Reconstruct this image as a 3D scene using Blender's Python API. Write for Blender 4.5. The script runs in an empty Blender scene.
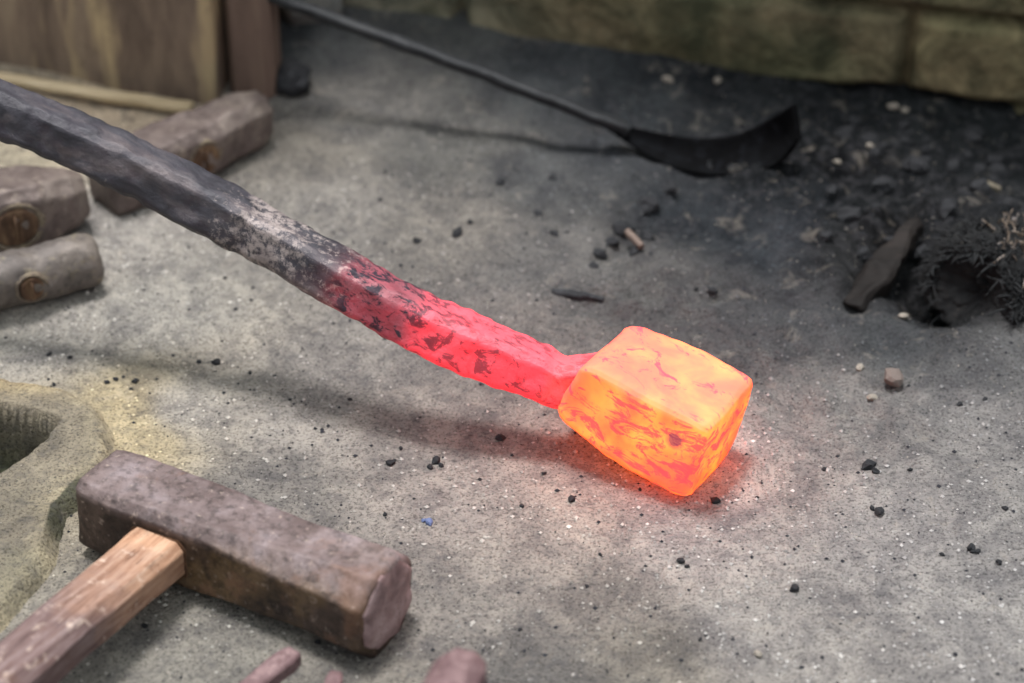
import bpy, math, random
import numpy as np
from mathutils import Vector, Matrix, noise as mn

# ------------------------------------------------------------ camera, sky, sun
PITCH = math.radians(36); DIST = 1.6
cam_d = bpy.data.cameras.new('camera'); cam = bpy.data.objects.new('camera', cam_d)
bpy.context.scene.collection.objects.link(cam)
FWD = Vector((0, math.cos(PITCH), -math.sin(PITCH))); UP = Vector((0, math.sin(PITCH), math.cos(PITCH))); RT = Vector((1, 0, 0))
CAM = -FWD * DIST
cam.location = CAM; cam.rotation_euler = (math.pi / 2 - PITCH, 0, 0)
cam_d.lens = 85; cam_d.sensor_width = 36; cam_d.clip_start = 0.05
cam_d.dof.use_dof = True; cam_d.dof.focus_distance = 1.47; cam_d.dof.aperture_fstop = 4.2
bpy.context.scene.camera = cam
sc = bpy.context.scene
sc.view_settings.view_transform = 'Standard'; sc.view_settings.look = 'None'
sc.view_settings.exposure = 0.36; sc.view_settings.gamma = 1.0; sc.view_settings.use_curve_mapping = False

world = bpy.data.worlds.new('daylight'); sc.world = world; world.use_nodes = True
wn = world.node_tree; wn.nodes.clear()
wo = wn.nodes.new('ShaderNodeOutputWorld'); wb = wn.nodes.new('ShaderNodeBackground')
wt = wn.nodes.new('ShaderNodeTexCoord'); wsx = wn.nodes.new('ShaderNodeSeparateXYZ'); wr = wn.nodes.new('ShaderNodeValToRGB')
wn.links.new(wt.outputs['Generated'], wsx.inputs[0]); wn.links.new(wsx.outputs['Z'], wr.inputs[0])
wn.links.new(wr.outputs['Color'], wb.inputs['Color']); wn.links.new(wb.outputs[0], wo.inputs[0])
wr.color_ramp.elements[0].position = 0.05; wr.color_ramp.elements[0].color = (.13, .13, .14, 1)
wr.color_ramp.elements[1].position = 0.9; wr.color_ramp.elements[1].color = (.94, .98, 1.0, 1)
wb.inputs['Strength'].default_value = 0.95
sun_d = bpy.data.lights.new('sun', 'SUN'); sun = bpy.data.objects.new('sun', sun_d); sc.collection.objects.link(sun)
sun_d.energy = 3.1; sun_d.angle = math.radians(13); sun_d.color = (1.0, .955, .93)
sun.rotation_euler = Vector((-.10, .17, 1)).to_track_quat('Z', 'Y').to_euler()

# ------------------------------------------------------------ helpers
FPX = 85 / 36 * 1024
rng = np.random.default_rng(7); random.seed(7)
COL = sc.collection

def G(x, y, h=0.0):
    """the place on the plane z = h seen at this point of the photograph"""
    d = FWD + RT * ((x - 512) / FPX) - UP * ((y - 341.5) / FPX)
    return CAM + d * ((h - CAM.z) / d.z)

def s2l(c):
    return tuple(((v / 255) / 12.92 if v / 255 <= .04045 else ((v / 255 + .055) / 1.055) ** 2.4) for v in c)

_lat = rng.random((256, 256))
def vnoise(x, y):
    xi = np.floor(x).astype(int); yi = np.floor(y).astype(int); fx = x - xi; fy = y - yi
    fx = fx * fx * (3 - 2 * fx); fy = fy * fy * (3 - 2 * fy)
    a = _lat[xi % 256, yi % 256]; b = _lat[(xi + 1) % 256, yi % 256]; c = _lat[xi % 256, (yi + 1) % 256]; d = _lat[(xi + 1) % 256, (yi + 1) % 256]
    return (a * (1 - fx) + b * fx) * (1 - fy) + (c * (1 - fx) + d * fx) * fy
def fbm(x, y, f, o=4):
    s = 0; a = 1; t = 0
    for i in range(o):
        s = s + a * vnoise(x * f + 17.3 * i + 400, y * f + 9.1 * i + 400); t += a; a *= .5; f *= 2.03
    return s / t - .5
def hotc(c, k):
    """the colour of hot steel that shows as c once it shines k times as strongly"""
    r, g_, b_ = s2l(c); return ('L', r, g_ / k, b_ / k)
def sm(x): x = np.clip(x, 0, 1); return x * x * (3 - 2 * x)
def sdpoly(px, py, poly):
    d = np.full(px.shape, 1e9); inside = np.zeros(px.shape, bool); n = len(poly)
    for i in range(n):
        ax, ay = poly[i]; bx, by = poly[(i + 1) % n]
        ex, ey = bx - ax, by - ay; wx, wy = px - ax, py - ay
        t = np.clip((wx * ex + wy * ey) / (ex * ex + ey * ey), 0, 1)
        d = np.minimum(d, np.hypot(wx - ex * t, wy - ey * t))
        c = ((ay > py) != (by > py)) & (px < (bx - ax) * (py - ay) / (by - ay + 1e-12) + ax)
        inside ^= c
    return np.where(inside, -d, d)

def link(name, me, mat=None, parent=None, smooth=True):
    o = bpy.data.objects.new(name, me); COL.objects.link(o)
    if mat: me.materials.append(mat)
    if parent: o.parent = parent
    if smooth:
        me.polygons.foreach_set('use_smooth', [True] * len(me.polygons))
    return o
def mesh(name, verts, faces):
    me = bpy.data.meshes.new(name); me.from_pydata([tuple(v) for v in verts], [], faces); me.update(); return me
def tag(o, label, cat, group=None, kind=None):
    o['label'] = label; o['category'] = cat
    if group: o['group'] = group
    if kind: o['kind'] = kind
    return o
def empty(name, loc=(0, 0, 0), rot=None):
    o = bpy.data.objects.new(name, None); COL.objects.link(o); o.location = loc; o.empty_display_size = .02
    if rot: o.rotation_euler = rot
    return o
def loft(rings, cap=True):
    n = len(rings[0]); V = [v for r in rings for v in r]; F = []
    for i in range(len(rings) - 1):
        for j in range(n):
            k = (j + 1) % n; F.append((i * n + j, i * n + k, (i + 1) * n + k, (i + 1) * n + j))
    if cap:
        for base, rev in ((0, True), ((len(rings) - 1) * n, False)):
            c = sum((Vector(V[base + j]) for j in range(n)), Vector()) / n; V.append(c); ci = len(V) - 1
            for j in range(n):
                k = (j + 1) % n; F.append((ci, base + k, base + j) if rev else (ci, base + j, base + k))
    return V, F
def chamfered(w, h, c, n=12, soft=.0):
    """outline of a rectangle of half sizes w, h with corners cut by c; n points on each of its eight sides"""
    pts = [(w, -h + c), (w, h - c), (w - c, h), (-w + c, h), (-w, h - c), (-w, -h + c), (-w + c, -h), (w - c, -h)]
    out = []
    for i in range(8):
        a = pts[i]; b = pts[(i + 1) % 8]
        for k in range(n):
            t = k / n; out.append((a[0] + (b[0] - a[0]) * t, a[1] + (b[1] - a[1]) * t))
    return out
def interp(keys, t):
    for i in range(len(keys) - 1):
        if t <= keys[i + 1][0] or i == len(keys) - 2:
            a, b = keys[i], keys[i + 1]; u = max(0, min(1, (t - a[0]) / (b[0] - a[0])))
            return [a[j] + (b[j] - a[j]) * u for j in range(1, len(a))]
def roughen(V, amp, f, seed=0, amp2=0, f2=1):
    out = []
    for v in V:
        v = Vector(v); q = v * f + Vector((seed, seed * .7, 3.1))
        d = mn.noise_vector(q) * amp
        if amp2: d += mn.noise_vector(v * f2 + Vector((seed, 5, 1))) * amp2
        out.append(v + d)
    return out

# ------------------------------------------------------------ materials
class N:
    def __init__(s, name):
        s.m = bpy.data.materials.new(name); s.m.use_nodes = True; s.t = s.m.node_tree; s.t.nodes.clear()
        s.out = s.new('ShaderNodeOutputMaterial'); s.b = s.new('ShaderNodeBsdfPrincipled'); s.l(s.b.outputs[0], s.out.inputs[0])
        s.co = s.new('ShaderNodeTexCoord').outputs['Object']
    def new(s, k): return s.t.nodes.new(k)
    def l(s, a, b): s.t.links.new(a, b)
    def noise(s, scale, detail=4, rough=.6, co=None, out='Fac', dist=0):
        n = s.new('ShaderNodeTexNoise'); n.inputs['Scale'].default_value = scale; n.inputs['Detail'].default_value = detail
        n.inputs['Roughness'].default_value = rough; n.inputs['Distortion'].default_value = dist
        s.l(co or s.co, n.inputs['Vector']); return n.outputs[out]
    def vor(s, scale, co=None, out='Distance'):
        n = s.new('ShaderNodeTexVoronoi'); n.inputs['Scale'].default_value = scale; s.l(co or s.co, n.inputs['Vector']); return n.outputs[out]
    def stretch(s, sx, sy, sz, rot=(0, 0, 0)):
        n = s.new('ShaderNodeMapping'); n.inputs['Scale'].default_value = (sx, sy, sz); n.inputs['Rotation'].default_value = rot
        s.l(s.co, n.inputs['Vector']); return n.outputs[0]
    def ramp(s, f, stops, mode='LINEAR'):
        n = s.new('ShaderNodeValToRGB'); s.l(f, n.inputs[0]); e = n.color_ramp.elements; n.color_ramp.interpolation = mode
        while len(e) < len(stops): e.new(.5)
        for i, (p, c) in enumerate(stops):
            e[i].position = p; e[i].color = (*(c[1:] if c[0] == 'L' else s2l(c)) , 1) if not isinstance(c, float) else (c, c, c, 1)
        return n.outputs[0]
    def mix(s, f, a, b, mode='MIX'):
        n = s.new('ShaderNodeMix'); n.data_type = 'RGBA'; n.blend_type = mode
        for v, i in ((f, 0), (a, 6), (b, 7)):
            if isinstance(v, (int, float)): n.inputs[i].default_value = v if i == 0 else (v, v, v, 1)
            elif isinstance(v, tuple) and v[0] == 'L': n.inputs[i].default_value = (*v[1:], 1)
            elif isinstance(v, tuple): n.inputs[i].default_value = (*s2l(v), 1)
            else: s.l(v, n.inputs[i])
        return n.outputs[2]
    def math(s, op, a, b=0, c=0):
        n = s.new('ShaderNodeMath'); n.operation = op
        for i, v in enumerate((a, b, c)):
            if isinstance(v, (int, float)): n.inputs[i].default_value = v
            else: s.l(v, n.inputs[i])
        return n.outputs[0]
    def attr(s, name, out='Color'):
        n = s.new('ShaderNodeAttribute'); n.attribute_name = name; return n.outputs[out]
    def fin(s, col, rough=.8, metal=0, bump=None, bs=.3, bd=.002, spec=.3):
        if isinstance(col, tuple): s.b.inputs['Base Color'].default_value = (*s2l(col), 1)
        else: s.l(col, s.b.inputs['Base Color'])
        s.b.inputs['Roughness'].default_value = rough; s.b.inputs['Metallic'].default_value = metal
        s.b.inputs['Specular IOR Level'].default_value = spec
        if bump is not None:
            n = s.new('ShaderNodeBump'); n.inputs['Strength'].default_value = bs; n.inputs['Distance'].default_value = bd
            s.l(bump, n.inputs['Height']); s.l(n.outputs[0], s.b.inputs['Normal'])
        return s.m

def mat_ground():
    s = N('dusty_ground'); c = s.attr('surface_tint')
    big = s.noise(26, 7, .72, dist=.5)
    c = s.mix(.75, c, s.ramp(big, [(.36, (158, 157, 160)), (.62, (255, 252, 246))]), 'MULTIPLY')
    fine = s.noise(520, 3, .75)
    c = s.mix(1, c, s.ramp(fine, [(.36, .42), (.5, .97), (.64, 1.0)]), 'MULTIPLY')
    mid = s.noise(110, 4, .7)
    c = s.mix(s.ramp(mid, [(.48, 0.0), (.66, .42)]), c, (88, 88, 92))
    pale = s.noise(45, 6, .7, dist=.6)
    c = s.mix(s.ramp(pale, [(.58, 0.0), (.75, .35)]), c, (208, 198, 184))
    v = s.vor(330); vc = s.vor(330, out='Color')
    sp = s.math('MULTIPLY', s.math('LESS_THAN', v, .20), s.math('GREATER_THAN', vc, .84))
    c = s.mix(s.math('MULTIPLY', sp, .40), c, (222, 212, 198))
    v2 = s.vor(260); v2c = s.vor(261, out='Color')
    sp2 = s.math('MULTIPLY', s.math('LESS_THAN', v2, .22), s.math('GREATER_THAN', v2c, .8))
    c = s.mix(s.math('MULTIPLY', sp2, .6), c, (58, 60, 66))
    b = s.math('ADD', s.math('MULTIPLY', s.noise(260, 5, .75), 1.0), s.math('MULTIPLY', s.noise(60, 4, .6), 1.2))
    return s.fin(c, .95, 0, b, 1.0, .005, .1)

def mat_rust(name, cols, sc_=30, wear=(150, 135, 130), metal=.25, rough=.55, grain=(1, 1, 1), bs=.35, spec=.4):
    s = N(name); co = s.stretch(*grain)
    c = s.ramp(s.noise(sc_, 6, .65, co, dist=.5), [(.3, cols[0]), (.5, cols[1]), (.7, cols[2])])
    c = s.mix(s.ramp(s.noise(sc_ * 2.7, 5, .7, co), [(.56, 0.0), (.68, .55)]), c, wear)
    c = s.mix(s.ramp(s.noise(sc_ * 8, 3, .6), [(.3, .45), (.45, 0.0)]), c, tuple(int(v * .45) for v in cols[0]))
    b = s.math('ADD', s.noise(sc_ * 9, 5, .7), s.noise(sc_ * 2, 3, .6))
    return s.fin(c, rough, metal, b, bs, .0015, spec)

def mat_wood(name, cols, grain=(1, 12, 12), sc_=14, rough=.75, streak=None, bs=.4):
    s = N(name); co = s.stretch(*grain)
    f = s.noise(sc_, 6, .65, co, dist=.3)
    c = s.ramp(f, [(.3, cols[0]), (.5, cols[1]), (.7, cols[2])])
    if streak:
        c = s.mix(s.ramp(s.noise(sc_ * .45, 4, .6, co), [(.50, 0.0), (.58, .9)]), c, streak)
    c = s.mix(s.ramp(s.noise(sc_ * 3, 4, .7), [(.58, 0.0), (.75, .5)]), c, cols[0])
    return s.fin(c, rough, 0, s.noise(sc_ * 2.5, 5, .7, co), bs, .0015, .25)

M_ground = mat_ground()

# ------------------------------------------------------------ the ground
CP = [((50, 330), (168, 162, 151)), ((150, 310), (163, 158, 148)), ((300, 150), (146, 138, 126)), ((350, 110), (122, 119, 114)),
      ((450, 150), (112, 111, 107)), ((560, 180), (97, 99, 101)), ((620, 150), (80, 83, 87)), ((450, 230), (134, 128, 120)), ((330, 220), (148, 142, 134)),
      ((560, 270), (118, 116, 114)), ((500, 320), (134, 127, 122)), ((640, 290), (104, 102, 102)), ((700, 210), (60, 65, 71)), ((780, 240), (66, 71, 78)),
      ((800, 200), (50, 54, 59)), ((650, 100), (64, 69, 73)), ((550, 80), (82, 87, 91)), ((450, 40), (98, 102, 101)), ((330, 60), (104, 108, 110)),
      ((720, 120), (55, 58, 61)), ((850, 130), (42, 46, 49)), ((950, 130), (50, 54, 55)), ((1000, 180), (46, 49, 51)), ((900, 200), (45, 47, 49)),
      ((870, 265), (56, 55, 55)), ((800, 320), (86, 86, 89)), ((740, 330), (92, 90, 92)), ((900, 340), (84, 87, 90)), ((1000, 370), (104, 105, 107)),
      ((980, 420), (134, 131, 130)), ((850, 420), (130, 126, 124)), ((900, 520), (148, 143, 141)), ((1000, 600), (148, 144, 141)), ((760, 620), (152, 147, 142)),
      ((600, 600), (142, 133, 124)), ((640, 660), (136, 129, 117)), ((500, 560), (152, 143, 134)), ((450, 500), (160, 150, 142)), ((560, 520), (166, 154, 143)),
      ((700, 540), (162, 154, 149)), ((780, 470), (152, 143, 138)), ((300, 420), (157, 150, 142)), ((200, 400), (172, 164, 152)), ((145, 430), (180, 167, 138)),
      ((118, 400), (178, 165, 136)), ((735, 462), (176, 165, 160)), ((60, 345), (172, 164, 153)), ((270, 480), (140, 135, 128)), ((420, 430), (150, 143, 136)), ((350, 360), (146, 140, 134)),
      ((200, 640), (146, 141, 130)), ((400, 670), (136, 130, 120)), ((530, 665), (118, 115, 111)), ((100, 110), (182, 166, 146)), ((40, 150), (172, 163, 144)),
      ((100, 230), (168, 161, 152)), ((460, 610), (146, 139, 131)), ((1000, 500), (146, 142, 139)), ((960, 250), (50, 51, 54)), ((820, 168), (26, 29, 32)), ((775, 183), (34, 38, 41)), ((888, 232), (36, 36, 37)), ((938, 292), (24, 26, 27)), ((955, 310), (36, 38, 39)), ((740, 60), (50, 54, 54)), ((300, 60), (70, 75, 79))]  # a few dark points paint in the blade's shadow and the pit's shade
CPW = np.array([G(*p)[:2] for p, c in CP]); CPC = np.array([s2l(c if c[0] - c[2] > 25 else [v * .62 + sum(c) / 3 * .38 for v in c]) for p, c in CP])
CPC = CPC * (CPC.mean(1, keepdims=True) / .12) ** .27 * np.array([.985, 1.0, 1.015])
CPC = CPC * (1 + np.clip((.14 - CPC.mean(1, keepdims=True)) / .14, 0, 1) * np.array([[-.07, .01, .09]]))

SH = .013
slab_poly = [tuple(G(*p, SH)[:2]) for p in [(-160, 330), (0, 366), (62, 377), (98, 396), (112, 425), (104, 452), (84, 478), (62, 503), (52, 545), (30, 575), (-40, 640), (-200, 700)]]
hole_poly = [tuple(G(*p, SH)[:2]) for p in [(-70, 385), (0, 399), (30, 405), (57, 414), (44, 436), (0, 468), (-50, 495), (-120, 470)]]
def gh(x, y):
    """height of the ground"""
    x = np.asarray(x, float); y = np.asarray(y, float)
    def blob(px, py, rx, ry):
        c = G(px, py); return np.exp(-(((x - c.x) / rx) ** 2 + ((y - c.y) / ry) ** 2))
    def seg(a, b, w):
        a = G(*a); b = G(*b); ex, ey = b.x - a.x, b.y - a.y
        t = np.clip(((x - a.x) * ex + (y - a.y) * ey) / (ex * ex + ey * ey), 0, 1)
        return np.exp(-((x - a.x - ex * t) ** 2 + (y - a.y - ey * t) ** 2) / w ** 2)
    soot = blob(900, 190, .20, .16) + .8 * blob(660, 300, .05, .03) + .5 * blob(800, 400, .12, .08)
    h = fbm(x, y, 6, 3) * .008 + fbm(x, y, 40, 4) * .0022
    h = h + (fbm(x, y, 24, 5) * .038 + fbm(x, y, 75, 4) * .015) * np.clip(soot, 0, 1)
    h = h * (1 - .85 * blob(660, 470, .09, .06)) * (1 - .8 * blob(230, 580, .16, .08))
    h = h + .030 * blob(975, 222, .075, .035) + .012 * blob(1010, 330, .05, .05) - .030 * blob(938, 290, .030, .035) - .02 * blob(1010, 215, .012, .012)
    h = h - .012 * seg((852, 300), (905, 215), .012) - .007 * seg((600, 262), (680, 190), .007) + .010 * seg((760, 195), (845, 285), .02)
    h = h + .004 * seg((620, 300), (700, 330), .03) - .004 * seg((0, 322), (240, 360), .02)
    h = h + .034 * sm((y - .26) / .2)
    h = h - .06 * sm((.004 - sdpoly(x, y, hole_poly)) / .008)
    return h

def dirt_shade_col(x, y, warp=.018):
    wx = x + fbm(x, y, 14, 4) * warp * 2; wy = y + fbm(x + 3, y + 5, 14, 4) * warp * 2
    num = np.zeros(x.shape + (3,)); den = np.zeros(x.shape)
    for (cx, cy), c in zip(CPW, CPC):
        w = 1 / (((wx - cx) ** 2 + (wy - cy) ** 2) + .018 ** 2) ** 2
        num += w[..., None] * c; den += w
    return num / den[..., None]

def grid_mesh(name, xs, ys, hf, cf=None, cut=None):
    X, Y = np.meshgrid(xs, ys); Z = hf(X, Y); nx, ny = len(xs), len(ys)
    V = np.stack([X, Y, Z], -1).reshape(-1, 3)
    idx = np.arange(nx * ny).reshape(ny, nx)
    F = np.stack([idx[:-1, :-1], idx[:-1, 1:], idx[1:, 1:], idx[1:, :-1]], -1).reshape(-1, 4)
    if cut is not None:
        keep = cut(X, Y).reshape(-1); F = F[keep[F].all(1)]
        used = np.unique(F); m = -np.ones(len(V), int); m[used] = np.arange(len(used)); V = V[used]; F = m[F]
    me = bpy.data.meshes.new(name); me.vertices.add(len(V)); me.vertices.foreach_set('co', V.ravel())
    me.loops.add(F.size); me.loops.foreach_set('vertex_index', F.ravel().astype(np.int32))
    me.polygons.add(len(F)); me.polygons.foreach_set('loop_start', np.arange(0, F.size, 4, dtype=np.int32)); me.update(calc_edges=True); me.validate()
    if cf is not None:
        c = cf(V[:, 0], V[:, 1]); a = me.color_attributes.new('surface_tint', 'FLOAT_COLOR', 'POINT')
        a.data.foreach_set('color', np.concatenate([c, np.ones((len(V), 1))], 1).ravel())
    return me

ALB = 1.30
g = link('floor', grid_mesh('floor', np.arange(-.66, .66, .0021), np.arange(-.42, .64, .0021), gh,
         lambda x, y: np.clip(dirt_shade_col(x, y) * ALB, 0, .85)), M_ground)
g['kind'] = 'structure'; g['label'] = 'dusty grey hearth ground with soot towards the back right'

# ------------------------------------------------------------ pale stone slab with its hole
def slab_h(x, y):
    wx = x + fbm(x, y, 30, 4) * .012; wy = y + fbm(x + 9, y, 30, 4) * .012
    d = sdpoly(wx, wy, slab_poly)
    h = SH * sm((.008 - d) / .016) + fbm(x, y, 20, 4) * .005 + fbm(x, y, 90, 4) * .0014 - .004 - .03 * sm((d - .006) / .010)
    dh = sdpoly(x + fbm(x, y, 60, 3) * .003, y, hole_poly)
    return h - .05 * sm((.0012 - dh) / .0035)
def slab_c(x, y):
    d = sdpoly(x, y, slab_poly); dh = sdpoly(x, y, hole_poly)
    n = fbm(x, y, 35, 4)[..., None]
    c = np.array(s2l((152, 145, 130))) * np.ones(x.shape + (3,))
    rim = sm((.024 + d) / .022 + n[..., 0] * .8)[..., None]
    c = c * (1 - rim) + np.array(s2l((190, 180, 154))) * rim
    pb = G(0, 372, SH); back = np.exp(-(((x - pb.x) / .09) ** 2 + ((y - pb.y) / .018) ** 2))[..., None]
    c = c * (1 - .7 * back) + np.array(s2l((188, 168, 132))) * .7 * back
    # damp moss low in the gap beside the hammer; the hole lined a darker green
    pm = G(72, 515); moss = sm(np.exp(-(((x - pm.x) / .022) ** 2 + ((y - pm.y) / .03) ** 2)) * 1.5 * (d > -.008) + n[..., 0] * .5)[..., None]
    pm2 = G(30, 590); moss2 = sm(np.exp(-(((x - pm2.x) / .035) ** 2 + ((y - pm2.y) / .03) ** 2)) * .8 + n[..., 0] * 1.6)[..., None]
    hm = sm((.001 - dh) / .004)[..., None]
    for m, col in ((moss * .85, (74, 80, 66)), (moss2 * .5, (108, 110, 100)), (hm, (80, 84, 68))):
        c = c * (1 - m) + np.array(s2l(col)) * m
    return np.clip(c * ALB * 1.12, 0, .85)
sl = link('stone_slab', grid_mesh('stone_slab', np.arange(-.50, -.14, .0016), np.arange(-.34, .06, .0016), slab_h, slab_c,
          lambda x, y: sdpoly(x, y, slab_poly) < .018), M_ground)
tag(sl, 'low pale yellowish stone slab with a dark angular hole at the left edge', 'stone slab')

# ------------------------------------------------------------ back wall
def build_wall():
    a = G(1024, 106); b = G(600, 58); d = (b - a); d.z = 0; d.normalize(); a = a - d * .25
    nrm = Vector((d.y, -d.x, 0)); nrm = -nrm if nrm.y > 0 else nrm
    L, H = 1.15, .42
    us = np.arange(0, L, .003); vs = np.arange(-.06, H, .003); U, Vv = np.meshgrid(us, vs)
    # courses of rough stones: u runs along the wall from the right, v up
    rows = [(-.1, .004), (.004, .078), (.078, .17), (.17, .27), (.27, .45)]
    hgt = np.zeros(U.shape); tone = np.zeros(U.shape)
    wob = fbm(U, Vv, 9, 3) * .018; V2 = Vv + wob + .0 * U; U2 = U + fbm(U + 4, Vv, 11, 3) * .02
    rr = np.random.default_rng(5)
    for r, (v0, v1) in enumerate(rows):
        x0 = -rr.random() * .1
        while x0 < L:
            w = .22 + rr.random() * .25; x1 = x0 + w
            d_ = np.minimum(np.minimum(U2 - x0, x1 - U2), np.minimum(V2 - v0, v1 - V2))
            m = d_ > -.002; k = sm((d_ + .002) / .012)
            hgt = np.where(m, k * (.012 + rr.random() * .008), hgt); tone = np.where(m, .15 + rr.random() * .85, tone)
            x0 = x1
    hgt = hgt + fbm(U, Vv, 25, 5) * .012
    base = np.array([a.x, a.y, 0.0]); dd = np.array(d); nn = np.array(nrm)
    P = base + U[..., None] * dd + Vv[..., None] * np.array([0, 0, 1]) + hgt[..., None] * nn
    idx = np.arange(U.size).reshape(U.shape)
    F = np.stack([idx[:-1, :-1], idx[:-1, 1:], idx[1:, 1:], idx[1:, :-1]], -1).reshape(-1, 4)
    me = mesh('wall_back', P.reshape(-1, 3), F.tolist())
    stone1 = np.array(s2l((120, 114, 88))); stone2 = np.array(s2l((96, 92, 78))); green = np.array(s2l((92, 98, 74))); grey = np.array(s2l((122, 126, 120)))
    dark = np.array(s2l((50, 54, 48)))
    t = tone[..., None]; c = stone1 * t + stone2 * (1 - t)
    gm = sm(fbm(U, Vv, 10, 4) * 2.5 + .4)[..., None]; c = c * (1 - gm * .6) + green * gm * .6
    gl = sm((U - .58) / .2)[..., None]; c = c * (1 - gl * .75) + grey * gl * .75
    c = c * 2.2 * np.array([.97, .98, 1.04])
    c = np.where((hgt[..., None] < .006) & (tone[..., None] >= 0), dark * .3 + c * .7, c)
    at = me.color_attributes.new('surface_tint', 'FLOAT_COLOR', 'POINT'); cc = np.concatenate([c, np.ones(c.shape[:-1] + (1,))], -1)
    at.data.foreach_set('color', cc.reshape(-1).astype(np.float32))
    s = N('mossy_stone'); col = s.attr('surface_tint')
    col = s.mix(.9, col, s.ramp(s.noise(26, 6, .7, dist=.6), [(.36, (120, 122, 112)), (.64, (255, 246, 228))]), 'MULTIPLY')
    col = s.mix(s.ramp(s.noise(9, 4, .6), [(.54, 0.0), (.66, .55)]), col, (70, 76, 60))
    col = s.mix(s.ramp(s.noise(38, 4, .6), [(.66, 0.0), (.74, .6)]), col, (168, 164, 136))
    m = s.fin(col, .95, 0, s.noise(70, 6, .7), .7, .008, .1)
    o = link('wall_back', me, m); o['kind'] = 'structure'; o['label'] = 'mossy rough stone wall behind the hearth'
build_wall()

# ------------------------------------------------------------ timbers at the back left
def timber(name, a, b, depth, height, mat, seed, label, cat, lean=0.0):
    """upright timber; a to b is its front foot edge"""
    a = Vector(a); b = Vector(b); ax = (b - a).normalized(); bk = Vector((-ax.y, ax.x, 0)); bk = bk if bk.y > 0 else -bk
    L = (b - a).length; rings = []
    for i in range(60):
        z = -.015 + (height + .015) * i / 59; r = []
        for (u, v) in chamfered(L / 2, depth / 2, .006, 14):
            p = (a + b) / 2 + bk * depth / 2 + ax * u + bk * v + Vector((0, 0, z)) + ax * lean * z
            q = Vector((p.x * 30, p.y * 30, p.z * 2 + seed)); p = p + bk * mn.noise(q) * .006 + bk * abs(mn.noise(Vector((p.x * 90, p.y * 90, p.z * 3 + seed)))) * .004
            r.append(p)
        rings.append(r)
    V, F = loft(rings); o = link(name, mesh(name, V, F), mat); tag(o, label, cat); return o
M_stump = mat_wood('weathered_timber', [(88, 76, 68), (128, 112, 98), (152, 136, 116)], grain=(1, 1, .22), sc_=30, streak=(190, 170, 134))
M_post = mat_wood('brown_timber', [(92, 78, 70), (118, 100, 90), (134, 116, 102)], grain=(1, 1, .12), sc_=40)
timber('timber_block', G(-150, 52), G(214, 112), .16, .42, M_stump, 3, 'broad weathered upright timber block with pale streaks at the top left', 'timber')
timber('timber_post', G(229, 103), G(274, 108), .030, .42, M_post, 8, 'narrow brown upright timber post at the right edge of the streaked block', 'timber')

M_lath = mat_wood('pale_lath', [(160, 142, 112), (196, 178, 146), (214, 198, 168)], grain=(.1, 1, 1), sc_=60)
def sweep(pts, sec, up=Vector((0, 0, 1)), n=40):
    """sec(t) gives an outline; the axis runs smoothly through pts"""
    pts = [Vector(p) for p in pts]; rings = []; P = []
    m = len(pts)
    for i in range(n + 1):
        s_ = i / n * (m - 1); k = min(int(s_), m - 2); u = s_ - k
        p0 = pts[max(k - 1, 0)] if k > 0 else pts[0] * 2 - pts[1]; p3 = pts[k + 2] if k + 2 < m else pts[-1] * 2 - pts[-2]; p1, p2 = pts[k], pts[k + 1]
        P.append(.5 * ((2 * p1) + (p2 - p0) * u + (2 * p0 - 5 * p1 + 4 * p2 - p3) * u * u + (3 * p1 - p0 - 3 * p2 + p3) * u ** 3))
    for i, p in enumerate(P):
        t = (P[min(i + 1, n)] - P[max(i - 1, 0)]).normalized(); sd = t.cross(up).normalized(); u2 = sd.cross(t)
        rings.append([p + sd * a + u2 * b for a, b in sec(i / n)])
    return rings, P
r_, _ = sweep([G(-60, 70, .016), G(0, 77, .013), G(90, 93, .012), G(192, 108, .008)], lambda t: chamfered(.005, .0035, .0015, 3))
V, F = loft(r_); V = roughen(V, .0012, 40, 2)
tag(link('wooden_lath', mesh('wooden_lath', V, F), M_lath), 'thin pale wooden lath lying along the foot of the timber block', 'lath')

# small grey stone and dark clinker by the post foot
def lump(name, c, r, mat, seed, sub=4, amp=.28, f=1.4, sq=1.0):
    import bmesh
    bm = bmesh.new(); bmesh.ops.create_icosphere(bm, subdivisions=sub, radius=1)
    for v in bm.verts:
        q = v.co * f + Vector((seed, seed * 1.7, 0)); k = 1 + amp * mn.noise(q) + amp * .4 * mn.noise(q * 3)
        w = v.co * k
        if sq != 1: w = Vector([math.copysign(abs(a) ** sq, a) for a in w])
        v.co = Vector((w.x * r[0], w.y * r[1], w.z * r[2]))
    me = bpy.data.meshes.new(name); bm.to_mesh(me); bm.free()
    o = link(name, me, mat); o.location = c; return o
M_grey = mat_rust('grey_stone', [(104, 108, 108), (126, 128, 124), (140, 140, 134)], 40, (150, 150, 142), 0, .9)
M_char = mat_rust('charred_black', [(24, 26, 30), (34, 36, 40), (52, 54, 58)], 60, (78, 80, 86), 0, .75)
c = G(312, 42); tag(lump('stone', (c.x, c.y, float(gh(c.x, c.y)) + .018), (.026, .024, .026), M_grey, 4, sq=.8), 'grey angular stone beside the timber post at the back', 'stone')
c = G(292, 96); tag(lump('clinker', (c.x, c.y, float(gh(c.x, c.y)) + .006), (.016, .018, .012), M_char, 9), 'dark blue-black clinker lump at the foot of the timber post', 'clinker')

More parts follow.
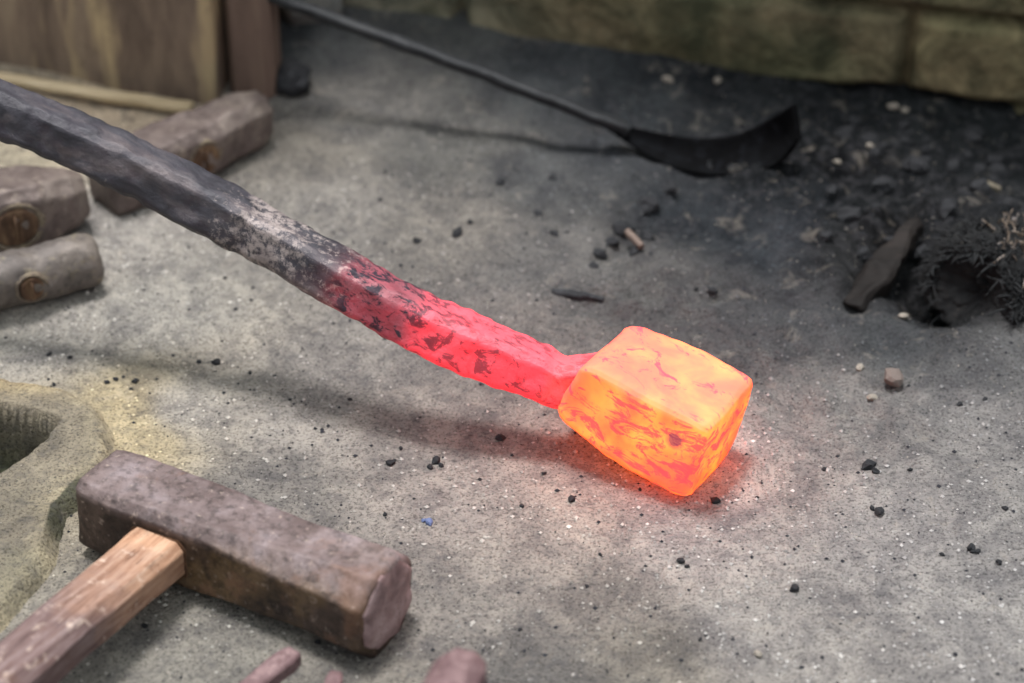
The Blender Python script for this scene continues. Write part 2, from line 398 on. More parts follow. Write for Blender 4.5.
# ------------------------------------------------------------ hammer heads lying at the left
M_head = mat_rust('old_hammer_steel', [(80, 70, 68), (110, 99, 95), (134, 124, 116)], 28, (162, 150, 138))
M_head2 = mat_rust('grey_hammer_steel', [(78, 73, 72), (106, 100, 96), (132, 124, 116)], 30, (158, 148, 120))
M_stub = mat_wood('broken_handle_wood', [(50, 38, 32), (98, 76, 60), (140, 116, 90)], grain=(1, 1, .2), sc_=110)
M_eye = mat_rust('packed_dirt', [(92, 82, 74), (118, 107, 94), (150, 138, 116)], 90, (180, 168, 138), 0, .95)
def small_head(name, a, b, keys, roll, eye_t, eye_r, label, mat, mat_rim, seed, round_=False):
    a = Vector(a); b = Vector(b); L = (b - a).length
    root = empty(name, (a + b) / 2); ax = (b - a).normalized(); side = Vector((0, 0, 1)).cross(ax).normalized(); up = ax.cross(side)
    R = Matrix.Rotation(roll, 3, ax); side = R @ side; up = R @ up
    M = Matrix(((ax.x, side.x, up.x), (ax.y, side.y, up.y), (ax.z, side.z, up.z)))
    root.rotation_euler = M.to_euler()
    rings = []; n = 70
    for i in range(n + 1):
        t = i / n; w, h, c = interp(keys, t); rings.append([Vector(((t - .5) * L, p, q)) for p, q in (chamfered(w, h, c, 8) if not round_ else [(w * math.cos((k - 4) / 64 * 6.2832), h * math.sin((k - 4) / 64 * 6.2832)) for k in range(64)])])
    V, F = loft(rings); V = roughen(V, .0022, 45, seed, .0008, 160)
    link('head', mesh('head', V, F), mat, root)
    w, h, c = interp(keys, eye_t); ex = (eye_t - .5) * L; er, ez = eye_r
    # raised rim of packed dirt round the eye, and the broken handle end inside it
    rg = []
    for rad, off in ((1.22, -.002), (1.16, .0006), (1.04, .0010), (.95, .0002), (.92, -.004)):
        rg.append([Vector((ex + math.cos(k / 32 * 6.2832) * er * rad * (1 + .06 * math.sin(3 * k)), -w - off, math.sin(k / 32 * 6.2832) * ez * rad)) for k in range(32)])
    V, F = loft(rg, cap=False); link('eye_rim', mesh('eye_rim', roughen(V, .001, 150, seed), F), mat_rim, root)
    rg = []
    for rad, off in ((.9, -.012), (.9, .0005), (.82, .0015), (.4, .001 - .001)):
        rg.append([Vector((ex + math.cos(k / 32 * 6.2832) * er * rad, -w - off, math.sin(k / 32 * 6.2832) * ez * rad)) for k in range(32)])
    V, F = loft(rg); V = [v + Vector((0, .0012 * mn.noise(Vector((v.x * 300, 0, 0))), 0)) for v in V]
    st = link('handle_stub', mesh('handle_stub', V, F), M_stub, root); st['label'] = 'brown broken wooden handle end inside the eye'
    rg = [[Vector((ex + x, -w - o_, z)) for x, z in chamfered(.0010, ez * .6, .0004, 2)] for o_ in (-.006, .0024)]
    V, F = loft(rg); link('wedge', mesh('wedge', V, F), M_stub, st)
    return tag(root, label, 'hammer head', 'loose hammer heads at the left')
hs = .022
small_head('hammer_head', G(102, 186, .020), G(262, 114, .020), [(0, .017, .019, .004), (.05, .020, .021, .005), (.4, .022, .021, .006), (.6, .022, .021, .008), (.9, .019, .021, .009), (1, .014, .016, .007)],
           .0, .52, (.013, .013), 'rusty hammer head behind the dark iron bar, at the foot of the timber post', M_head, M_eye, 3)
small_head('hammer_head', G(-75, 232, .024), G(84, 193, .024), [(0, .024, .024, .006), (.3, .026, .024, .006), (.68, .026, .024, .007), (.9, .019, .020, .009), (1, .012, .014, .006)],
           -.1, .50, (.018, .015), 'brown hammer head with a wide eye of split wood, at the left edge', M_head, M_eye, 6)
small_head('hammer_head', G(-62, 297, .018), G(97, 258, .018), [(0, .0185, .0185, .0108), (.6, .0185, .0185, .0108), (.93, .0195, .0195, .0114), (.98, .018, .018, .0105), (1, .015, .015, .0088)],
           -.05, .54, (.0095, .0095), 'small round grey hammer head with a round eye, nearest of the loose heads', M_head2, M_eye, 11, True)

# ------------------------------------------------------------ long iron ladle at the back
M_dark_iron = mat_rust('dark_iron', [(34, 37, 40), (48, 51, 54), (64, 66, 68)], 50, (84, 86, 88), .3, .5)
M_black_iron = mat_rust('black_iron', [(3, 4, 6), (8, 9, 11), (16, 18, 21)], 40, (30, 33, 38), .0, .85, spec=.08)
lad = empty('iron_ladle', G(700, 165))
lad_inv = lad.matrix_world.inverted() if False else Matrix.Translation(-Vector(lad.location))
r_, _ = sweep([G(240, -18, .098), G(285, 1, .088), G(440, 58, .058), G(600, 119, .026), G(625, 129, .018)],
              lambda t: chamfered(.0048 + .003 * max(0, t - .85) / .15, .0042, .0016, 3), n=80)
V, F = loft(r_); V = [lad_inv @ Vector(v) for v in roughen(V, .0012, 60, 1)]
link('handle', mesh('handle', V, F), M_dark_iron, lad)
# the blade: a shallow trough that curls up at its end
def blade():
    back = [G(606, 119, .024), G(650, 131, .017), G(700, 138, .014), G(740, 133, .020), G(772, 117, .040), G(792, 105, .057)]
    front = [G(606, 127, .020), G(652, 157, .004), G(690, 171, .002), G(738, 174, .003), G(776, 163, .016), G(797, 139, .036)]
    _, A = sweep(back, lambda t: [(0, 0)], n=60); _, B = sweep(front, lambda t: [(0, 0)], n=60)
    V = []; F = []; m = 18; nb = len(A)
    for th in (0, 1):
        for i, (p, q_) in enumerate(zip(A, B)):
            tg = (A[min(i + 1, nb - 1)] - A[max(i - 1, 0)]).normalized(); wd = q_ - p; nr = wd.cross(tg).normalized()
            nr = nr if nr.z > 0 or i > nb * .7 else -nr
            for j in range(m + 1):
                s_ = j / m; sag = -.22 * wd.length * math.sin(math.pi * s_) * (1 - abs(i / nb * 2 - 1) ** 3)
                V.append(lad_inv @ (p + wd * s_ + nr * (sag - th * .0045) + Vector((0, 0, .0005 * mn.noise(Vector((i * .3, j * .3, 0)))))))
    q = nb * (m + 1)
    for i in range(nb - 1):
        for j in range(m):
            a = i * (m + 1) + j; F.append((a, a + 1, a + m + 2, a + m + 1)); F.append((a + q, a + q + m + 1, a + q + m + 2, a + q + 1))
        for j in (0, m):
            a = i * (m + 1) + j; F.append((a, a + m + 1, a + q + m + 1, a + q))
    for j in range(m):
        for i in (0, nb - 1):
            a = i * (m + 1) + j; F.append((a, a + 1, a + 1 + q, a + q))
    o = link('blade', mesh('blade', V, F), M_black_iron, lad); o['label'] = 'black curled-up blade'
blade()
tag(lad, 'long dark iron rod ending in a black upcurled blade, across the back', 'ladle')

# ------------------------------------------------------------ burnt things on the ground at the right
M_burnt = mat_wood('burnt_wood', [(15, 13, 13), (27, 24, 23), (44, 39, 37)], grain=(.3, 1, 1), sc_=60)
def chunk(name, a, b, w, h, mat, seed, label, cat, taper=.6, z=None, n=30, amp=.004):
    a = Vector(a); b = Vector(b)
    for p in (a, b): p.z += float(gh(p.x, p.y))
    r, _ = sweep([a, (a + b) / 2 + Vector((0, 0, h * .15)), b], lambda t: chamfered(w * (taper + (1 - taper) * math.sin(math.pi * min(1, t * 1.3))) , h, min(w, h) * .4, 6), n=n)
    V, F = loft(r); V = roughen(V, amp, 60, seed, amp * .4, 200); org = (a + b) / 2
    o = link(name, mesh(name, [v - org for v in V], F), mat); o.location = org; return tag(o, label, cat)
chunk('charred_wood', G(854, 300, .002), G(916, 228, .012), .011, .007, M_burnt, 5, 'dark brown charred wood chunk left of the frayed burnt bundle', 'charred wood')
chunk('charcoal_splinter', G(552, 291, .000), G(604, 298, .0005), .0035, .0022, M_char, 8, 'long flat charcoal splinter above the glowing block', 'charcoal', amp=.0015)
chunk('twig', G(627, 222, .012), G(642, 248, .004), .0025, .0025, mat_wood('twig_bark', [(96, 84, 78), (122, 108, 100), (140, 126, 114)], sc_=60), 4, 'short pale brown twig leaning on charcoal behind the iron bar', 'twig', taper=.8, amp=.0008)
chunk('wood_chip', G(976, 186, .004), G(1000, 190, .004), .004, .0022, mat_wood('pale_chip', [(96, 92, 80), (112, 106, 92), (124, 118, 104)], sc_=60), 14, 'flat pale wood chip on the soot above the burnt bundle', 'wood chip', amp=.001)

def bundle():
    c = G(978, 292, 0); z0 = float(gh(c.x, c.y)); root = empty('burnt_bundle', (c.x, c.y, z0))
    M_core = mat_rust('burnt_core', [(16, 18, 20), (24, 26, 28), (40, 40, 40)], 70, (58, 56, 52), 0, .95, bs=.9)
    import bmesh
    bm = bmesh.new(); bmesh.ops.create_icosphere(bm, subdivisions=6, radius=1)
    for v in bm.verts:
        d = v.co.normalized(); k = 1 + .16 * mn.noise(d * 2.2 + Vector((4, 2, 1))) + .12 * mn.noise(d * 7) + .07 * mn.noise(d * 18)
        hol = d.dot(Vector((-.72, -.62, .30)).normalized())          # hollow burnt mouth facing front left
        k -= .62 * float(sm((hol - .62) / .3))
        v.co = Vector((d.x * .046, d.y * .052, d.z * .036)) * k + Vector((.012, 0, .016))
    me = bpy.data.meshes.new('core'); bm.to_mesh(me); bm.free(); link('core', me, M_core, root)
    def fibres(name, n, mat, test, seed, rad, L):
        r = random.Random(seed); V = []; F = []
        while n:
            d = Vector((r.uniform(-1, 1), r.uniform(-1, 1), r.uniform(-.2, 1)));
            if d.length > 1 or d.length < .1: continue
            d.normalize()
            if not test(d): continue
            n -= 1
            p = Vector((d.x * .043, d.y * .048, d.z * .033)) + Vector((.012, 0, .016))
            tdir = (d * .5 + Vector((r.gauss(.1, .6), r.gauss(-.2, .6), r.gauss(-.05, .35)))).normalized()
            curl = Vector((r.gauss(0, 1), r.gauss(0, 1), r.gauss(-.5, .6))) * .9; l = L * r.uniform(.5, 1.3); m = 6; w = rad * r.uniform(.6, 1.4)
            base = len(V)
            for i in range(m + 1):
                t = tdir; a = t.orthogonal().normalized(); b = t.cross(a); ww = w * (1 - .6 * i / m)
                V += [p + a * ww, p + b * ww, p - a * ww, p - b * ww]
                p = p + t * l / m; tdir = (tdir + curl / m).normalized()
            for i in range(m):
                for j in range(4):
                    k = (j + 1) % 4; F.append((base + i * 4 + j, base + i * 4 + k, base + i * 4 + 4 + k, base + i * 4 + 4 + j))
            F.append(tuple(base + j for j in range(4))[::-1]); F.append(tuple(base + m * 4 + j for j in range(4)))
        o = link(name, mesh(name, V, F), mat, root); o['kind'] = 'stuff'; return o
    M_f1 = N('black_fibre'); M_f1 = M_f1.fin((38, 40, 42), .8)
    s = N('tan_fibre'); M_f2 = s.fin(s.ramp(s.noise(60, 2), [(.35, (60, 54, 50)), (.5, (108, 96, 84)), (.65, (142, 136, 134))]), .8)
    fibres('burnt_fibres', 1500, M_f1, lambda d: d.dot(Vector((-.72, -.62, .30)).normalized()) < .75, 1, .0009, .014)
    o = fibres('tan_fibres', 420, M_f2, lambda d: d.x > -.1 + .3 * d.y and (d.x > .25 or d.z > .75) and d.dot(Vector((-.72, -.62, .30)).normalized()) < .5, 2, .0010, .016); o['label'] = 'tan and grey unburnt fibres on the right side'
    tag(root, 'burnt frayed bundle of fibres with a black hollow at the right edge', 'burnt bundle')
bundle()

# ------------------------------------------------------------ sledge hammer in the foreground
def hammer():
    root = empty('sledge_hammer', (0, 0, 0))
    yaw = -.502; O = Vector((-.2553, -.2139, 0))
    ax = Vector((math.cos(yaw), math.sin(yaw), 0)); bk = Vector((-ax.y, ax.x, 0)); L = .199
    cen = O + ax * L / 2 + bk * .0245 + Vector((0, 0, .0265)); root.location = cen
    root.rotation_euler = (math.radians(-4), 0, yaw)
    keys = [(0, .0215, .0225, .004), (.025, .0235, .0235, .005), (.10, .0250, .0240, .0055), (.45, .0250, .0245, .0065), (.55, .0250, .0245, .0085), (.75, .0262, .0262, .0128), (.93, .0282, .0282, .0155), (.97, .0287, .0287, .0163), (.99, .0276, .0276, .0157), (1, .0254, .0254, .0144)]
    rings = []; n = 150
    for i in range(n + 1):
        t = i / n; w, h, c = interp(keys, t)
        rings.append([Vector(((t - .5) * L, p, q)) for p, q in chamfered(w, h, c * .9, 12)])
    V, F = loft(rings); V = roughen(V, .0011, 30, 3, .0004, 160)
    s = N('hammer_steel'); co = s.co
    c = s.ramp(s.noise(26, 6, .65, dist=.6), [(.34, (38, 29, 26)), (.5, (64, 51, 45)), (.66, (96, 80, 72))])
    c = s.mix(s.ramp(s.noise(11, 5, .6), [(.52, 0.0), (.62, .7)]), c, (112, 90, 62))
    c = s.mix(s.ramp(s.noise(90, 4, .7), [(.62, 0.0), (.72, .6)]), c, (170, 154, 146))
    c = s.mix(s.ramp(s.noise(150, 3, .6), [(.3, .5), (.42, 0.0)]), c, (60, 50, 46))
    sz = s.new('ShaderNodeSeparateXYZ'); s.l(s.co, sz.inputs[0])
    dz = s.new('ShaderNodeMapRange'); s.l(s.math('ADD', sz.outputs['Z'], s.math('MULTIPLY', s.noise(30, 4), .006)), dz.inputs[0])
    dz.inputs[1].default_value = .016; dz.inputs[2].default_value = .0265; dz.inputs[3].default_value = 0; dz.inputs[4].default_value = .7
    c = s.mix(dz.outputs[0], c, s.ramp(s.noise(34, 5, .65), [(.38, (112, 97, 96)), (.52, (140, 125, 125)), (.64, (162, 149, 152))]))  # dusty top painted paler than the sides, in place of overhead light
    gr = s.noise(170, 5, .75)
    c = s.mix(1, c, s.ramp(gr, [(.36, .45), (.52, 1.0), (.7, 1.0)]), 'MULTIPLY')
    c = s.mix(s.ramp(s.noise(210, 4, .7), [(.60, 0.0), (.70, .5)]), c, (190, 172, 160))
    c = s.mix(s.ramp(s.noise(15, 5, .7, dist=.5), [(.56, 0.0), (.64, .4)]), c, (134, 98, 78))
    m = s.fin(c, .55, .1, s.math('ADD', s.noise(240, 5, .75), s.math('MULTIPLY', s.noise(50, 4, .6), 2)), .6, .0015, .4)
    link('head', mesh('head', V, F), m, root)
    # struck face, polished and mushroomed
    rg = []
    for k, x in ((1.03, .0), (1.0, .0008), (.92, .0018), (.5, .0028)):
        rg.append([Vector((L / 2 - .0006 + x, p * k, q * k)) for p, q in chamfered(.0250, .0250, .0142, 12)])
    V, F = loft(rg); V = roughen(V, .0012, 90, 9)
    mf = mat_rust('struck_face', [(104, 82, 82), (146, 122, 122), (172, 150, 150)], 60, (120, 92, 88), .1, .6)
    o = link('striking_face', mesh('striking_face', V, F), mf, root); o['label'] = 'worn pinkish striking face'
    # handle: flattened octagonal hickory, passing through the eye
    hx = -L / 2 + .060; rings = []; n = 90
    hk = [(0, .0145, .0105, .003), (.12, .0150, .0110, .0035), (.14, .0185, .0130, .0050), (.3, .0180, .0135, .0055), (.6, .0175, .0145, .0065), (1, .0175, .0150, .0070)]
    Lh = .34
    for i in range(n + 1):
        t = i / n; w, h, c_ = interp(hk, t); y = .030 - t * Lh
        rings.append([Vector((hx + p, y, q - .0015 + .010 * max(0, t - .15))) for p, q in chamfered(w, h, c_, 8)])
    V, F = loft(rings); V = roughen(V, .0014, 22, 12, .0003, 130)
    s = N('handle_wood'); co = s.stretch(14, 1.2, 14)
    f = s.noise(20, 6, .65, co, dist=.3)
    new = s.ramp(f, [(.3, (146, 104, 80)), (.5, (184, 144, 116)), (.7, (206, 172, 146))])
    old = s.ramp(f, [(.3, (78, 60, 58)), (.5, (118, 98, 96)), (.7, (142, 126, 124))])
    sx = s.new('ShaderNodeSeparateXYZ'); s.l(s.co, sx.inputs[0])
    g_ = s.math('ADD', s.math('MULTIPLY', sx.outputs['Y'], -9.0), s.math('MULTIPLY', s.noise(18, 4), 1.4))
    c = s.mix(s.ramp(g_, [(.98, 0.0), (1.0, 0.0)]), new, old)
    fac = s.new('ShaderNodeMapRange'); s.l(g_, fac.inputs[0]); fac.inputs[1].default_value = .95; fac.inputs[2].default_value = 1.6; fac.inputs[3].default_value = 0; fac.inputs[4].default_value = 1
    c = s.mix(fac.outputs[0], new, old)
    c = s.mix(s.ramp(s.noise(90, 5, .7), [(.58, 0.0), (.68, .5)]), c, (232, 212, 196))
    c = s.mix(s.ramp(s.noise(60, 5, .7), [(.30, .6), (.42, 0.0)]), c, (104, 76, 62))
    c = s.mix(s.ramp(s.noise(30, 3, .6, co), [(.30, .7), (.38, 0.0)]), c, (96, 66, 52))
    m = s.fin(c, .7, 0, s.noise(60, 5, .7, co), .4, .0012, .25)
    link('handle', mesh('handle', V, F), m, root)
    # rough rusty lip of the eye around the handle
    rg = []
    for k, y in ((1.12, -.0235), (1.09, -.0256), (1.03, -.0258), (1.01, -.0240)):
        rg.append([Vector((hx + p * k, y, q * k * 1.02 - .0015)) for p, q in chamfered(.0178, .0128, .0045, 6)])
    V, F = loft(rg, cap=False); link('eye_lip', mesh('eye_lip', roughen(V, .0008, 120, 4), F), mat_rust('eye_rust', [(50, 36, 28), (90, 64, 46), (124, 88, 62)], 90, (140, 104, 78), .1, .8), root)
    tag(root, 'heavy rusty sledge hammer with a worn wooden handle in the lower left foreground', 'hammer')
hammer()

# ------------------------------------------------------------ the glowing forging
def forging():
    O = Vector((0.0342, -0.1202, 0.0194)); y_, p_, r_ = -0.551, 0.1703, -0.0758; L, W, H = .0836, .0696, .0590
    R = Matrix.Rotation(y_, 3, 'Z') @ Matrix.Rotation(p_, 3, 'Y') @ Matrix.Rotation(r_, 3, 'X')
    O += Vector((-.001, -.0095, -.0015)); root = empty('glowing_forging', O + R @ Vector((L / 2, W / 2, H / 2)), R.to_euler())
    inv = R.transposed()
    org = root.location.copy()
    # block: eight-sided bars of steel drawn square, corners worked round
    keys = [(0, .92, .86), (.03, .98, .95), (.08, 1.0, .99), (.2, 1, 1), (.6, 1.02, 1.02), (.9, 1.0, 1.0), (.965, .97, .97), (1, .90, .90)]
    rings = []; n = 80
    def sec(w, h, ctl, cbl, ctr, cbr, m=14):
        # corners: front-top, front-bottom, back-top, back-bottom (front is -y)
        pts = [(w, -h + cbr), (w, h - ctr), (w - ctr, h), (-w + ctl, h), (-w, h - ctl), (-w, -h + cbl), (-w + cbl, -h), (w - cbr, -h)]
        out = []
        for i in range(8):
            a = pts[i]; b = pts[(i + 1) % 8]
            for k in range(m): out.append((a[0] + (b[0] - a[0]) * k / m, a[1] + (b[1] - a[1]) * k / m))
        return out
    for i in range(n + 1):
        t = i / n; kw, kh = interp(keys, t)
        lowcut = .006 + .012 * max(0, 1 - t / .4) ; 
        rings.append([Vector(((t - .53) * L * 1.06 - .30 * (H * .3 - q) * (1 - t) ** 1.5, p, q)) for p, q in sec(W / 2 * kw, H / 2 * kh, .002, lowcut, .003 + .006 * max(0, 1 - t / .4), .006)])
    V, F = loft(rings); V = roughen(V, .0017, 28, 7, .0004, 150)
    def hot(name, heat_attr):
        s = N(name); co = s.co
        if not heat_attr:
            f = s.noise(24, 4, .55, dist=.4)
            e = s.ramp(f, [(.30, hotc((255, 88, 34), 3.2)), (.44, hotc((255, 126, 36), 3.2)), (.56, hotc((255, 172, 44), 3.2)), (.70, hotc((255, 208, 70), 3.2))])
            sn = s.new('ShaderNodeSeparateXYZ'); s.l(co, sn.inputs[0])
            patch = s.noise(68, 6, .70, s.stretch(.75, 1, 1.5, (0, .45, .2)), dist=.9)
            side = s.new('ShaderNodeMapRange'); s.l(sn.outputs['Z'], side.inputs[0]); side.inputs[1].default_value = .018; side.inputs[2].default_value = .026; side.inputs[3].default_value = 0; side.inputs[4].default_value = .045
            pm = s.ramp(s.math('SUBTRACT', patch, side.outputs[0]), [(.50, 0.0), (.575, 1.0)])
            vd = s.new('ShaderNodeVectorMath'); vd.operation = 'DISTANCE'; s.l(co, vd.inputs[0]); vd.inputs[1].default_value = (L * .30, -W * .5, H * .20)
            e = s.mix(s.math('MULTIPLY', pm, .85), e, ('L', .30, .022, .022))
            pit = s.ramp(s.math('ADD', s.math('MULTIPLY', vd.outputs['Value'], 60), s.math('MULTIPLY', s.noise(120, 3), .3)), [(.38, 1.0), (.56, 0.0)])
            e = s.mix(s.math('MULTIPLY', pit, .9), e, ('L', .10, .008, .016))
            spot = s.noise(30, 2, .5, dist=.3); e = s.mix(s.ramp(spot, [(.70, 0.0), (.74, .8)]), e, ('L', .15, .008, .01))
            s.l(e, s.b.inputs['Emission Color']); s.b.inputs['Emission Strength'].default_value = 2.2
            base = s.mix(pm, (138, 112, 108), (126, 76, 98))
            return s.fin(base, .7, 0, s.noise(120, 4, .6), .3, .001, .2)
        h = s.attr('glow', 'Fac')
        hn = s.math('ADD', h, s.math('MULTIPLY', s.math('SUBTRACT', s.noise(34, 5, .65), .5), .45))
        e = s.ramp(hn, [(.05, (0, 0, 0)), (.22, hotc((40, 6, 10), 2.0)), (.45, hotc((104, 16, 28), 2.0)), (.62, hotc((186, 20, 36), 2.0)), (.85, hotc((232, 38, 50), 2.0)), (1.0, hotc((255, 70, 52), 2.0))])
        sc1 = s.ramp(s.noise(120, 6, .72, s.stretch(.7, 1, 1), dist=.5), [(.50, 0.0), (.58, 1.0)])
        cold = s.ramp(hn, [(.2, .0), (.42, .9), (.56, .65), (.9, .35)])
        msk = s.math('MULTIPLY', sc1, s.math('MULTIPLY', s.math('ADD', cold, .25), .95))
        e = s.mix(s.math('MULTIPLY', msk, .97), e, (24, 2, 4))
        s.l(e, s.b.inputs['Emission Color']); s.b.inputs['Emission Strength'].default_value = 1.15
        f = s.noise(36, 6, .65, s.stretch(.35, 1, 1), dist=.5)
        base = s.ramp(f, [(.32, (42, 42, 48)), (.5, (72, 71, 78)), (.68, (112, 104, 106))])
        crust = s.attr('crust', 'Fac')
        cm = s.ramp(s.math('ADD', s.noise(190, 6, .75), s.math('MULTIPLY', crust, .26)), [(.66, 0.0), (.80, .8)])
        base = s.mix(cm, base, (176, 164, 160))
        base = s.mix(s.ramp(hn, [(.3, 0.0), (.6, 1.0)]), base, (176, 100, 114))
        base = s.mix(msk, base, (48, 46, 58))
        base = s.mix(s.ramp(s.noise(60, 4), [(.3, .6), (.42, 0.0)]), base, (44, 44, 50))
        return s.fin(base, .55, .1, s.math('ADD', s.noise(160, 5, .7), s.math('MULTIPLY', s.noise(45, 3), 1.5)), .5, .002, .4)
    b = link('block', mesh('block', V, F), hot('glowing_steel', False), root); b['label'] = 'orange-yellow glowing steel block'
    # bar: drawn-down neck into the block, then the long dark bar rising to the left
    mid = org + R @ Vector((-L * .42, -.003, .002))
    pts = [mid, G(563, 382, .047), G(530, 368, .054), G(480, 349, .062), G(415, 319, .075), G(350, 284, .090), G(250, 227, .110), G(160, 180, .130), G(70, 138, .149), G(0, 110, .163), G(-110, 70, .185)]
    keys = [(0, .014, .018, .005), (.10, .0140, .0150, .005), (.2, .0148, .0142, .004), (.3, .0165, .0150, .0035), (.305, .0172, .0155, .0035), (.42, .0158, .0150, .004), (.60, .0148, .0142, .0035), (.606, .0158, .0152, .0035), (.8, .0152, .0146, .004), (1, .0154, .0150, .0045)]
    rings, P = sweep(pts, lambda t: chamfered(*interp(keys, t), 8), n=240)
    # roll the section a little so that a broad top and a darker front side show
    out = []
    for i, (rg, p) in enumerate(zip(rings, P)):
        t = (P[min(i + 1, len(P) - 1)] - P[max(i - 1, 0)]).normalized(); Q = Matrix.Rotation(math.radians(14), 3, t)
        out.append([p + Q @ (v - p) for v in rg])
    n = len(out[0]); V, F = loft(out); heat = []; crust = []
    hk = [(0, 1.0), (.12, .96), (.2, .80), (.35, .74), (.385, .62), (.41, .46), (.50, .38), (.53, .12), (.56, 0), (1, 0)]
    def crustf(t): return math.exp(-((t - .58) / .05) ** 2) + .5 * math.exp(-((t - .5) / .03) ** 2)
    for i in range(len(out)):
        t = i / (len(out) - 1); heat += [interp([(a, b_) for a, b_ in hk], t)[0]] * n; crust += [crustf(t)] * n
    heat += [1, 0]; crust += [0, 0]
    V = roughen(V, .0012, 40, 21, .0014, 110)
    V = [inv @ (Vector(v) - org) for v in V]
    me = mesh('bar', V, F)
    for nm, vals in (('glow', heat), ('crust', crust)):
        a = me.attributes.new(nm, 'FLOAT', 'POINT'); a.data.foreach_set('value', vals)
    bo = link('bar', me, hot('forged_bar', True), root); bo['label'] = 'dark iron bar glowing red towards the block'
    tag(root, 'glowing orange steel block on a long dark iron bar turning red at its end', 'forging')
forging()

# ------------------------------------------------------------ rod tips at the bottom edge
M_red = mat_rust('reddish_iron', [(88, 64, 66), (116, 92, 94), (140, 116, 116)], 90, (176, 152, 150), .1, .6)
def rod(a, b, w, label, seed, n=40, round_=.22):
    a = Vector(a); b = Vector(b)
    r, _ = sweep([a, (a + b) / 2, b], lambda t: chamfered(w * (1 if t < .9 else 1 - (t - .9) * 2.2), w * .85, w * round_, 6), n=n)
    V, F = loft(r); V = roughen(V, .0012, 50, seed, .0003, 200)
    return tag(link('iron_rod', mesh('iron_rod', [v - a for v in V], F), M_red), label, 'iron rod', 'rod tips at the bottom edge').__setattr__('location', a)
rod(G(205, 728, .02), G(295, 655, .022), .0062, 'reddish iron rod tip below the middle of the hammer head, leftmost of the three', 2)
rod(G(318, 730, .02), G(337, 677, .016), .0045, 'very small reddish rod tip at the bottom edge, between the other two', 4)
rod(G(405, 770, .09), G(466, 666, .085), .0135, 'broad blurred reddish rod end at the bottom edge, rightmost of the three', 6, round_=.45)

# ------------------------------------------------------------ charcoal bits, pebbles and grit
def bit_mesh(name, seed, mat, amp=.5):
    import bmesh
    bm = bmesh.new(); bmesh.ops.create_icosphere(bm, subdivisions=2, radius=1)
    for v in bm.verts:
        k = 1 + amp * mn.noise(v.co * 1.6 + Vector((seed * 3.1, 0, 0))); v.co = Vector((v.co.x * 1.2, v.co.y * .85, v.co.z * .7)) * k
    me = bpy.data.meshes.new(name); bm.to_mesh(me); bm.free(); me.materials.append(mat); return me
char_m = [bit_mesh('charcoal_bit', i, M_char) for i in range(5)]
M_peb = mat_rust('pale_pebble', [(118, 112, 106), (146, 140, 130), (170, 162, 150)], 80, (224, 216, 206), 0, .85)
M_blue = N('blue_flake').fin((98, 112, 150), .6)
peb_m = [bit_mesh('pebble', i + 9, M_peb, .25) for i in range(3)]
def place(me, name, px, py, r, label, cat, group, lift=.45):
    c = G(px, py, 0); z = float(gh(c.x, c.y)); c = G(px, py, z); r = r / 1500 * 1.0
    o = bpy.data.objects.new(name, me); COL.objects.link(o); o.location = (c.x, c.y, float(gh(c.x, c.y)) + r * lift)
    o.scale = (r, r, r * .9); o.rotation_euler = (random.uniform(-.4, .4), random.uniform(-.4, .4), random.uniform(0, 6.28))
    tag(o, label, cat, group); return o
BITS = [(216, 363, 5), (199, 362, 3), (70, 358, 3), (49, 355, 3), (136, 382, 4), (116, 380, 3), (107, 383, 3), (131, 390, 2.5), (54, 385, 2.5),
        (500, 439, 5), (390, 464, 4.5), (436, 462, 5), (430, 468, 3.5), (441, 466, 3), (572, 500, 4.5), (522, 507, 2.5), (715, 502, 4.5), (401, 449, 2.5), (544, 474, 2.5), (394, 461, 2),
        (794, 590, 5), (681, 562, 4), (687, 567, 2.5), (879, 513, 6), (872, 509, 3), (971, 549, 4.5), (978, 552, 3), (999, 563, 3.5), (1005, 509, 3), (942, 555, 2.5), (587, 587, 2), (145, 627, 3.5), (318, 643, 3), (385, 515, 2.5),
        (868, 467, 7), (875, 472, 4), (712, 291, 6), (696, 290, 3), (973, 552, 3), (640, 490, 2), (757, 498, 2), (824, 470, 2.5), (600, 555, 2), (700, 640, 2.2), (910, 470, 2.5), (520, 630, 2), (480, 480, 2), (350, 400, 2.5), (290, 400, 2), (250, 372, 2.5), (960, 405, 3), (985, 400, 3)]
for i, (x, y, r) in enumerate(BITS):
    place(char_m[i % 5], 'charcoal_bit', x, y, r * .9, 'small black charcoal crumb on the pale dusty ground', 'charcoal bit', 'charcoal crumbs on the ground')
FAR = [(417, 241, 5), (457, 233, 7), (500, 182, 6), (552, 178, 5.5), (554, 234, 6), (538, 215, 5), (470, 222, 4), (380, 200, 3), (385, 172, 3)]
for i, (x, y, r) in enumerate(FAR):
    place(char_m[i % 5], 'charcoal_bit', x, y, r, 'blurred dark charcoal crumb on the ground behind the iron bar', 'charcoal bit', 'charcoal crumbs behind the bar', .05)
for i, (x, y, r) in enumerate([(668, 190, 9), (650, 203, 11), (645, 212, 8), (622, 232, 12), (610, 243, 9), (600, 256, 8), (648, 238, 9), (636, 252, 8), (593, 268, 7), (672, 185, 6)]):
    place(char_m[(i * 2) % 5], 'charcoal_lump', x, y, r, 'blurred black charcoal lump in the dark crack behind the red part of the bar', 'charcoal lump', 'charcoal lumps in the crack', .0)
for i in range(46):
    x = random.uniform(820, 1010); y = random.uniform(125, 235) if i < 34 else random.uniform(236, 262)
    place(char_m[i % 5], 'charcoal_lump', x, y, random.uniform(4, 13), 'charcoal lump half buried in the soot at the back right', 'charcoal lump', 'charcoal lumps in the soot', .15)
place(char_m[2], 'charcoal_lump', 915, 384 - 210, 14, 'charcoal lump half buried in the soot at the back right', 'charcoal lump', 'charcoal lumps in the soot', .2)
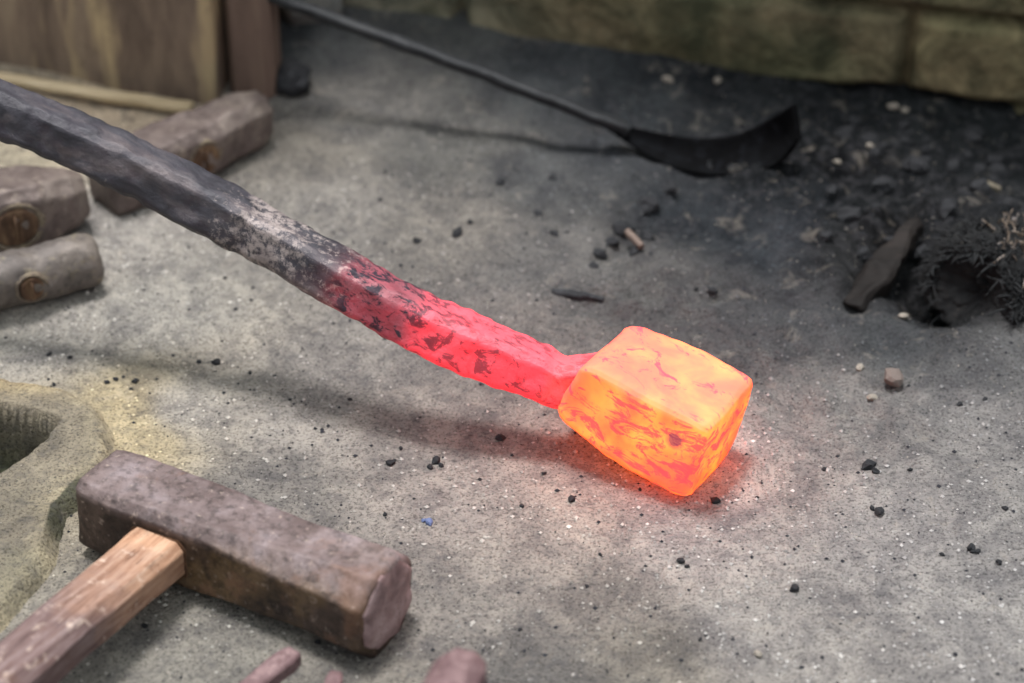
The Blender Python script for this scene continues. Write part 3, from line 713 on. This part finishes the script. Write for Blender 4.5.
for (x, y, r) in [(429, 523, 5), (424, 521, 3)]:
    place(bit_mesh('blue_flake', 3, M_blue), 'slate_flake', x, y, r * .8, 'tiny blue-grey flake right of the hammer head', 'flake', 'blue-grey flakes')
M_tan = mat_rust('tan_stone', [(96, 86, 82), (116, 105, 100), (130, 119, 113)], 50, (164, 152, 144), 0, .9)
place(bit_mesh('stone', 30, M_tan, .22), 'stone', 893, 383, 12, 'brownish rounded stone in the ash below the charred wood chunk', 'stone', None, .6)
for (x, y, r) in [(872, 399, 5), (860, 370, 5), (758, 655, 4), (893, 108, 6), (905, 110, 6), (870, 147, 4), (668, 70, 6), (718, 73, 5), (903, 318, 5), (838, 156, 4), (10, 482, 3)]:
    far = y < 200
    place(peb_m[int(x) % 3], 'pebble', x, y, r, 'pale pebble lying in the dark soot near the back wall' if far else 'tiny pale pebble on the grey ground', 'pebble', 'pale pebbles by the wall' if far else 'pale pebbles in front', .4)

def grit():
    n = 15000; r = np.random.default_rng(3)
    X = r.uniform(-.42, .46, n); Y = r.uniform(-.34, .30, n)
    S = np.exp(r.normal(math.log(.00075), .45, n)); S = np.clip(S, .0003, .0015)
    keep = sdpoly(X, Y, slab_poly) > .0; X, Y, S = X[keep], Y[keep], S[keep]; n = len(X)
    clump = fbm(X, Y, 12, 3) + r.random(n) * .5; k = clump > .05; X, Y, S = X[k], Y[k], S[k]; n = len(X)
    Z = gh(X, Y) + S * .3
    o6 = np.array([[1, 0, 0], [0, 1, 0], [-1, 0, 0], [0, -1, 0], [0, 0, .8], [0, 0, -.8]])
    V = np.stack([X, Y, Z], -1)[:, None, :] + o6[None] * S[:, None, None] * r.uniform(.6, 1.4, (n, 6, 1))
    f = np.array([[0, 1, 4], [1, 2, 4], [2, 3, 4], [3, 0, 4], [1, 0, 5], [2, 1, 5], [3, 2, 5], [0, 3, 5]])
    F = (np.arange(n)[:, None, None] * 6 + f[None]).reshape(-1, 3)
    me = mesh('grit', V.reshape(-1, 3), F.tolist())
    loc = dirt_shade_col(X, Y) * ALB; kind = r.random(n)
    c = loc * r.uniform(.6, 1.25, (n, 1)); pale = kind > .87; c[pale] = loc[pale] * .9 + np.array([.34, .31, .28]) * .32; dk = kind < .16; c[dk] = np.array([.035, .037, .045])
    a = me.color_attributes.new('surface_tint', 'FLOAT_COLOR', 'POINT')
    a.data.foreach_set('color', np.repeat(np.concatenate([np.clip(c, 0, .85), np.ones((n, 1))], 1), 6, 0).ravel())
    s = N('grit'); m = s.fin(s.attr('surface_tint'), .9, 0)
    tag(link('grit', me, m, smooth=False), 'fine grey and pale grit scattered over the dusty ground', 'grit', kind='stuff')
grit()
